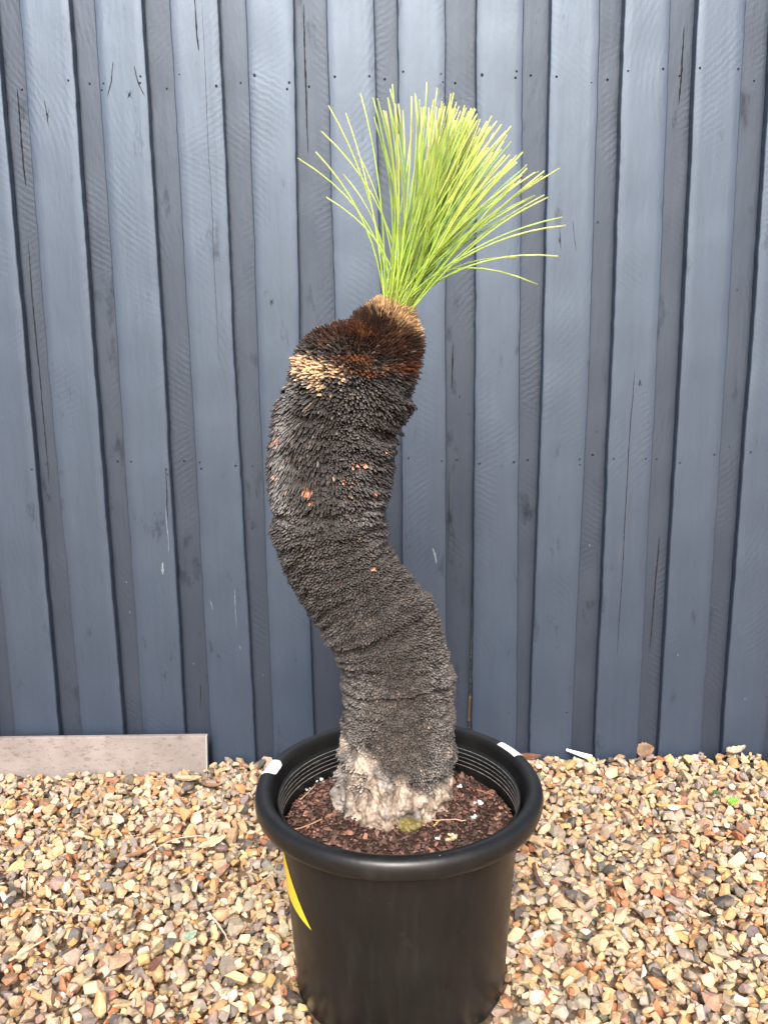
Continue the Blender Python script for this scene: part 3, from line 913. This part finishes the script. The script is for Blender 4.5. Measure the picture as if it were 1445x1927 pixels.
# core
ns_, nt_ = 560, 260
ss = np.linspace(.01, LEN, ns_); tt = np.linspace(0, 2 * math.pi, nt_, endpoint=False)
SS, TT = np.meshgrid(ss, tt, indexing='ij')
P, N, T = surf(SS.ravel(), TT.ravel())
C = trunk_colour(P, SS.ravel(), TT.ravel(), False)
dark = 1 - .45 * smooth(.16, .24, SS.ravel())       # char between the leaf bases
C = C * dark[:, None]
idx = np.arange(ns_ * nt_).reshape(ns_, nt_)
Fq = np.stack([idx[:-1].ravel(), np.roll(idx, -1, 1)[:-1].ravel(), np.roll(idx, -1, 1)[1:].ravel(), idx[1:].ravel()], 1)
Pl = P - np.array([.012, YT, SOIL_Z])
o = bulk_obj('trunk', Pl, Fq, M['trunk'], tree, True, C)

# leaf bases: packed stubs in rows around the trunk
S_, TH_ = [], []
s = .085; row = 0
while s < LEN - .001:
    du = .80 * float(sm_interp(np.array([s]), 3)[0]); r0 = float(sm_interp(np.array([s]), 2)[0])
    n = max(10, int(2 * math.pi * r0 / (du * .98)))
    t = (np.arange(n) + (row % 2) * .5) / n * 2 * math.pi + rng.normal(0, .14 / n * 6.28, n)
    S_.append(s + rng.normal(0, du * .16, n) + .004 * np.sin(t * 2 + row * .01)); TH_.append(t)
    s += du * .80; row += 1
S_ = np.concatenate(S_); TH_ = np.concatenate(TH_)
S_ = np.clip(S_, .01, LEN)
P, N, T = surf(S_, TH_)
Cst = trunk_colour(P, S_, TH_, True)
pm = pale_mask(P, S_)
keep = ~((pm > .60 + .3 * rng.uniform(size=len(S_))) & (S_ < .21)) & (S_ > .11 + .075 * rng.uniform(size=len(S_)) - .16 * P[:, 0] * 0)
keep &= ~((fbm(P, 30, 131) > .66) & (S_ < .30))
P, N, T, Cst, S_, TH_ = P[keep], N[keep], T[keep], Cst[keep], S_[keep], TH_[keep]
n = len(S_)
du = .80 * sm_interp(S_, 3); ln = sm_interp(S_, 4) * rng.uniform(.7, 1.25, n); lean = sm_interp(S_, 5)
side = N[:, 0]                                            # -1 left, +1 right
shag = smooth(.62, .70, S_) * smooth(.86, .80, S_)
lean = lean * (1 - shag * .75 * smooth(-.5, .45, side)) + rng.normal(0, .13, n)
ln = ln * (1 + shag * .55 * smooth(.3, -.7, side)) * (1 + .35 * (fbm(P, 18, 151) - .5))
lat = np.cross(T, N)
fanl = (fbm(P, 14, 157) - .5) * 1.0
D = N + T * lean[:, None] + lat * (fanl * .35 + rng.normal(0, .10, n))[:, None]
D[:, 2] -= .10
D /= np.linalg.norm(D, axis=1)[:, None]
A = np.cross(T, D); A /= np.linalg.norm(A, axis=1)[:, None] + 1e-9     # width direction
B = np.cross(D, A)
crown = smooth(.86, .93, S_)
wdt = du * .53 * rng.uniform(.82, 1.12, n) * (1 - .40 * crown) * (1 - .38 * shag * smooth(.3, -.6, side)); hgt = du * .36 * rng.uniform(.8, 1.2, n) * (1 - .3 * crown)
ring0 = [(-1, 0), (0, -1), (1, 0), (0, 1)]
levels = [(-.45, 1.0, 1.0), (.62, .93, .95), (.92, .66, .62)]
Vs = np.zeros((n, 13, 3))
k = 0
droop = np.array([0, 0, -1.0])
for (f, wa, wb) in levels:
    for (a, b) in ring0:
        Vs[:, k] = P + D * (ln * f)[:, None] + A * (wdt * wa * a)[:, None] + B * (hgt * wb * b)[:, None] + droop * ((ln * max(f, 0)) ** 2 * 9)[:, None]
        k += 1
Vs[:, 12] = P + D * (ln * 1.0)[:, None] + droop * ((ln) ** 2 * 9)[:, None]
Ft = []
for l in range(2):
    for q in range(4):
        q2 = (q + 1) % 4
        a, b, c, d = l * 4 + q, l * 4 + q2, (l + 1) * 4 + q2, (l + 1) * 4 + q
        Ft += [(a, b, c), (a, c, d)]
for q in range(4): Ft.append((8 + q, 8 + (q + 1) % 4, 12))
Ft = np.array(Ft)
Fs = (Ft[None] + (np.arange(n) * 13)[:, None, None]).reshape(-1, 3)
# straw collar, weathered tips and painted glints
jit = rng.uniform(.65, 1.4, n)
Cst = Cst * jit[:, None]
col = smooth(.031, .020, LEN - S_ + rng.normal(0, .004, n) - .009 * side)
Cst = Cst * (1 - col[:, None]) + np.array([.56, .36, .185])[None] * rng.uniform(.55, 1.25, n)[:, None] * col[:, None]
CV = np.repeat(Cst[:, None], 13, 1)
CV[:, 0:4] *= .85
burnt = (rng.uniform(size=n) < .42) & (LEN - S_ > .010) & (LEN - S_ < .12)
CV[burnt, 8:13] *= .12
painted_glint = (rng.uniform(size=n) < .022 * smooth(.66, .80, S_)) & (S_ < LEN - .06)
CV[painted_glint, 4:13] = CV[painted_glint, 4:13] * .4 + np.array([.13, .12, .11])  # pale glints painted into the colour of a few stubs
CV = np.clip(CV, .004, .8)
Vs = Vs - np.array([.012, YT, SOIL_Z])
o = bulk_obj('leaf_bases', Vs.reshape(-1, 3), Fs, M['scale'], tree, False, CV.reshape(-1, 3))
tag(o, kind='stuff')

# leaves
root = np.array([.0215, YT, 1.172]); org = np.array([.012, YT, SOIL_Z])
axd = np.array([.38, -.04, .93]); axd /= np.linalg.norm(axd)
def leaf(tip, start, c0, c1, rad, bend):
    start = np.asarray(start); tip = np.asarray(tip)
    L = np.linalg.norm(tip - start)
    d0 = tip - start; d0 = d0 / L
    ini = axd * bend + d0 * (1 - bend); ini /= np.linalg.norm(ini)
    P1 = start + ini * L * .55
    t = np.linspace(0, 1, 11)[:, None]
    pts = (1 - t) ** 2 * start + 2 * t * (1 - t) * P1 + t * t * tip
    rr = np.interp(np.linspace(0, 1, 11), [0, .15, .8, 1], [1.15, 1.0, .92, .85]) * rad
    V, F = tube(pts - org, rr, 4, True, .72)
    tc = np.repeat(np.linspace(0, 1, 11), 4)
    cc = np.asarray(c0)[None] * (1 - tc[:, None]) + np.asarray(c1)[None] * tc[:, None]
    bs_ = np.clip(1 - tc / .22, 0, 1)[:, None]
    cc = cc * (1 - .6 * bs_) + np.array([.72, .78, .26]) * .6 * bs_
    lastm = tc > .985
    cc[lastm] = cc[lastm] * .6 + np.array([.55, .50, .22]) * .4
    return mesh_obj('leaf', V, F, M['leaf'], tree, True, cc)
def base_pt():
    a, r_ = random.uniform(0, 2 * math.pi), .024 * math.sqrt(random.random())
    return root + np.array([r_ * math.cos(a), r_ * math.sin(a), random.uniform(-.006, .006) - .30 * r_ * math.cos(a)])
G = [((.50, .71, .10), (.80, .87, .32)), ((.44, .67, .10), (.72, .84, .29)), ((.36, .60, .11), (.58, .76, .26)), ((.30, .53, .19), (.48, .70, .36)), ((.60, .77, .13), (.86, .88, .40))]
stray = [(-.130, 1.415, .00, .55), (-.099, 1.417, -.03, .45), (-.093, 1.462, .03, .5), (-.078, 1.487, -.02, .35), (-.083, 1.346, -.05, .6), (-.033, 1.414, -.03, .4), (-.060, 1.40, .05, .5),
         (.287, 1.315, -.03, .40), (.304, 1.310, .02, .45), (.284, 1.257, -.02, .50), (.228, 1.262, .04, .55), (.202, 1.254, -.05, .45), (.259, 1.217, .02, .75), (.275, 1.356, .03, .35), (.277, 1.384, -.05, .3), (.225, 1.325, -.06, .4), (.19, 1.335, .06, .4), (.245, 1.35, -.02, .4), (.01, 1.45, -.12, .3), (.10, 1.37, -.16, .5), (.17, 1.33, -.15, .5)]
for (x, z, dy, b) in stray:
    g0 = G[random.choice((0, 1, 4))]
    leaf((x, YT + dy, z), base_pt(), g0[0], g0[1], random.uniform(.0013, .0017), b)
for k in range(232):
    # head of the tuft: an uneven fan leaning to the right, trimmed to an even length
    while True:
        az = random.uniform(0, 2 * math.pi); pol = abs(random.gauss(0, 1)) * R(17)
        if pol < R(36): break
    e1 = np.cross(axd, (0, 1, 0)); e1 /= np.linalg.norm(e1); e2 = np.cross(axd, e1)
    d = axd * math.cos(pol) + (e1 * math.cos(az) * 1.12 + e2 * math.sin(az)) * math.sin(pol)
    d /= np.linalg.norm(d)
    L = random.gauss(.318, .010) - .03 * max(0, d[0] - .45) / .5
    if random.random() < .14: L *= random.uniform(.72, .95)
    tip = root + d * L
    q = random.random()
    g0 = G[0] if q < .36 else G[1] if q < .62 else G[2] if q < .70 else G[4] if q < .93 else G[3]
    if d[1] > .22: g0 = G[3] if random.random() < .4 else g0
    f = random.uniform(.85, 1.12)
    leaf(tip, base_pt(), [v * f for v in g0[0]], [v * f for v in g0[1]], random.uniform(.0013, .0018), random.uniform(.2, .5))

# ------------------------------------------------------------------ litter on the gravel
def dry_leaf(name, label, x, y, L, W, rz, colour, curl=.25, pitch_=0.0, roll_=0.0, lift=.003, seed=0, cat='leaf', z=None, taper=1.0):
    r = np.random.default_rng(seed)
    n = 12; V, F, c = [], [], []
    for i in range(n + 1):
        t = i / n
        w = W * (math.sin(math.pi * min(1, t ** .8 * .98 + .01)) ** .75) * (1 - (1 - taper) * t)
        for k in range(5):
            u = (k - 2) / 2
            V.append((L * (t - .5), w * u * .5 * (1 + .12 * r.normal() * (abs(u) == 1)), curl * W * (u * u) + curl * L * .5 * (2 * t - 1) ** 2 * .5 + r.normal(0, .0004)))
            c.append(np.array(colour) * r.uniform(.75, 1.2) * (.8 if k == 2 else 1))
    for i in range(n):
        for k in range(4):
            F.append((i * 5 + k, (i + 1) * 5 + k, (i + 1) * 5 + k + 1, i * 5 + k + 1))
    o = mesh_obj(name, V, F, M['dry_leaf'], None, True, np.array(c))
    sd = o.modifiers.new('thick', 'SOLIDIFY'); sd.thickness = .0007
    o.location = (x, y, (gh(x, y) if z is None else z) + lift)
    o.rotation_euler = (roll_, pitch_, rz)
    return tag(o, label, cat)
def twig(label, pts, rad, colour, seed=0, name='twig', cat='twig', lift=.003):
    pts = np.array(pts, float)
    t = np.linspace(0, 1, 14); ti = np.linspace(0, 1, len(pts))
    q = np.stack([np.interp(t, ti, pts[:, 0]), np.interp(t, ti, pts[:, 1])], 1)
    r = np.random.default_rng(seed)
    q[1:-1] += r.normal(0, .0012, (12, 2))
    zz = np.array([gh(*p) if Y0 < p[1] < Y1 else .0 for p in q])
    a = np.polyfit(t, zz, 1); z = np.polyval(a, t) + max(0, (zz - np.polyval(a, t)).max()) * .6 + lift
    V, F = tube(np.column_stack([q, z]), rad * np.linspace(1, .55, 14) * r.uniform(.85, 1.15, 14), 6)
    o0 = np.array([q[0, 0], q[0, 1], z[0]])
    o = mesh_obj(name, [np.array(v) - o0 for v in V], F, M['dry_leaf'], None, True, np.repeat(np.array(colour)[None], len(V), 0))
    o.location = o0
    return tag(o, label, cat)

dry_leaf('dry_leaf', 'tall brown dry leaf propped in a fence recess', .722, 2.160, .048, .046, R(-6), (.20, .125, .08), .06, R(-22), R(80), .0, 1, z=.014)
dry_leaf('dry_leaf', 'dark brown flat leaf at the fence foot behind the pot rim', .385, 2.118, .075, .026, R(4), (.12, .055, .03), .10, 0, R(20), .004, 2)
dry_leaf('dry_leaf', 'dark curled leaf standing in the gravel right of the pot', .306, 1.573, .052, .016, R(110), (.10, .055, .04), .45, R(-38), R(50), .014, 3)
dry_leaf('dry_leaf', 'yellow brown narrow leaf near the small green leaf', .700, 1.872, .080, .013, R(-8), (.42, .27, .09), .12, 0, R(15), .003, 4)
dry_leaf('dry_leaf', 'grey curled leaf on the gravel behind the pot at right', .520, 1.925, .040, .024, R(35), (.26, .23, .20), .5, R(10), R(20), .005, 5)
dry_leaf('green_leaf', 'small bright green leaf lying on the gravel', .851, 1.880, .028, .020, R(10), (.16, .30, .035), .12, R(-8), R(25), .004, 6)
dry_leaf('green_leaf', 'dull dark green leaf beside the bright green one', .826, 1.925, .024, .017, R(60), (.075, .12, .05), .15, R(8), R(10), .004, 7)
dry_leaf('green_leaf', 'pale grey-green leaf fragment among stones in the left foreground', -.382, 1.424, .026, .017, R(30), (.20, .27, .19), .1, R(-15), R(20), .004, 8)
dry_leaf('dry_leaf', 'long tan curled leaf on the gravel below the cement strip', -.520, 2.000, .075, .020, R(-6), (.34, .23, .14), .35, 0, R(15), .004, 9)
dry_leaf('dry_leaf', 'brown narrow leaf lying across the gravel at left', -.560, 1.700, .065, .012, R(35), (.24, .13, .075), .3, 0, R(10), .004, 10)
dry_leaf('dry_leaf', 'pale tan split leaf pointing towards the pot', -.400, 1.720, .068, .018, R(38), (.52, .40, .25), .2, 0, R(20), .005, 11)
dry_leaf('dry_leaf', 'dull red-brown leaf sliver in the left foreground gravel', -.427, 1.335, .055, .012, R(78), (.20, .095, .065), .15, R(8), R(25), .005, 12)
dry_leaf('dry_leaf', 'pale papery leaf scrap at the far right fence foot', .955, 2.120, .055, .022, R(10), (.36, .29, .22), .6, R(-5), R(20), .006, 13)
dry_leaf('dry_leaf', 'brown narrow leaf beside the dark leaf at left rear', -.455, 1.990, .045, .012, R(15), (.20, .12, .07), .3, R(8), R(10), .005, 14)
twig('pale bent twig on the gravel left of the pot', [(-.362, 1.484), (-.335, 1.45), (-.315, 1.42), (-.300, 1.388)], .0022, (.55, .46, .33), 1)
twig('straight pale straw in the left foreground corner', [(-.700, 1.352), (-.645, 1.430)], .0020, (.56, .47, .33), 2)
twig('thin pale grass stalk bent over the gravel at left', [(-.548, 1.64), (-.525, 1.70), (-.49, 1.745), (-.44, 1.755), (-.40, 1.74)], .0011, (.60, .52, .38), 3)
twig('short straw beside the pot rim at right rear', [(.33, 1.80), (.38, 1.775)], .0013, (.50, .38, .25), 4)
twig('thin brown stem at the left edge of the foreground', [(-.72, 1.51), (-.64, 1.49), (-.58, 1.475)], .0016, (.50, .42, .28), 5)

# white plastic plant label at the fence foot
lv = [(-.036, 0, .013), (.030, 0, -.014), (.036, 0, .000), (-.034, 0, .0185)]
V = [(x, y + d, z) for d in (0, .0012) for (x, y, z) in lv]
F = [(0, 1, 2, 3), (7, 6, 5, 4), (0, 4, 5, 1), (1, 5, 6, 2), (2, 6, 7, 3), (3, 7, 4, 0)]
o = mesh_obj('plant_label', V, F, M['paper'])
o.location = (.530, 2.128, .016)
o.rotation_euler = (R(-25), 0, 0)
tag(o, 'white plastic plant tag leaning at the fence foot', 'plant tag')
for k in range(4):
    x = -.0285 + k * .0035
    pv = [(x, -.0004, .0105 - k * .0012), (x + .0018, -.0004, .0100 - k * .0012), (x + .0020, -.0004, .0155 - k * .0012), (x + .0002, -.0004, .0160 - k * .0012)]
    mesh_obj('print', pv, [(0, 1, 2, 3)], M['black_ink'], o)
# scrap of white plastic
o = dry_leaf('plastic_scrap', 'white plastic scrap lying among stones at right', .690, 1.838, .030, .014, R(5), (.72, .72, .74), .25, 0, R(20), .005, 21, cat='scrap')

# ------------------------------------------------------------------ bits on the potting mix
def lump(name, label, cat, x, y, L, colour, seed, group=None, mat='soil_chip'):
    r = np.random.default_rng(seed)
    VV, FF, off = [], [], 0
    for q in range(6):
        V, F = protos[int(r.integers(len(protos)))]
        s_ = L * r.uniform(.25, .5)
        VV.append(V * np.array([s_, s_ * .9, s_ * .7]) + r.normal(0, L * .34, 3) * np.array([1, 1, .3])); FF.append(F + off); off += len(V)
    o = bulk_obj(name, np.concatenate(VV), np.concatenate(FF), M[mat], None, True, np.repeat(np.array(colour)[None], off, 0))
    o.location = (x, y, float(soil_h(np.array([x]), np.array([y]))[0]) + L * .25)
    return tag(o, label, cat, group)
lump('lichen_tuft', 'pale grey-green lichen tuft at the back of the soil by the left pot wall', 'lichen', -.128, 1.478, .010, (.55, .60, .56), 1)
lump('lichen_tuft', 'small white crumb cluster on the soil behind the trunk', 'lichen', -.100, 1.497, .009, (.62, .64, .58), 2)
lump('lichen_tuft', 'grey lichen crumb on the soil near the left pot wall', 'lichen', -.148, 1.440, .006, (.48, .50, .46), 6)
lump('perlite_lump', 'bright white lump on the soil right of the trunk', 'perlite', .137, 1.440, .008, (.78, .78, .76), 3)
lump('lichen_tuft', 'spread pale green lichen on the soil right of the trunk', 'lichen', .160, 1.385, .011, (.50, .56, .50), 4)
lump('lichen_tuft', 'blue-green lichen tuft nearest the right pot wall', 'lichen', .153, 1.337, .011, (.46, .54, .49), 5)
lump('perlite_lump', 'small white pebble on the soil in front of the trunk', 'perlite', .084, 1.268, .006, (.72, .74, .76), 7)
lump('fungus_patch', 'yellowish sandy lump on the soil at the front right', 'fungus', .108, 1.268, .015, (.46, .36, .21), 8)
lump('moss_clump', 'olive moss clump against the foot of the trunk', 'moss', .042, 1.293, .020, (.16, .13, .045), 9)
lump('bark_piece', 'tan bark piece on the soil by the right pot wall', 'bark', .190, 1.335, .008, (.30, .17, .10), 10)
def soil_twig(label, a, b, rad, colour, seed):
    r = np.random.default_rng(seed)
    t = np.linspace(0, 1, 8)
    q = np.outer(1 - t, a) + np.outer(t, b); q[1:-1] += r.normal(0, .0012, (6, 2))
    z = soil_h(q[:, 0], q[:, 1]) + .0045
    V, F = tube(np.column_stack([q, z]), rad, 5)
    o0 = np.array([q[0, 0], q[0, 1], z[0]])
    o = mesh_obj('twig', [np.array(v) - o0 for v in V], F, M['dry_leaf'], None, True, np.repeat(np.array(colour)[None], len(V), 0))
    o.location = o0
    tag(o, label, 'twig')
soil_twig('straw twig lying on the soil at the left front of the pot', (-.170, 1.300), (-.115, 1.330), .0013, (.36, .20, .11), 1)
soil_twig('thin pale stem on the soil by the lichen at left rear', (-.160, 1.400), (-.135, 1.452), .0010, (.40, .28, .17), 2)
soil_twig('pinkish straw on the soil right of the trunk foot', (.075, 1.318), (.135, 1.322), .0012, (.42, .24, .17), 3)
soil_twig('short yellow straw on the soil before the trunk foot', (.078, 1.296), (.092, 1.318), .0014, (.50, .38, .14), 4)
soil_twig('reddish bark splinter on the soil at the right rear', (.165, 1.430), (.195, 1.405), .0018, (.24, .10, .06), 5)
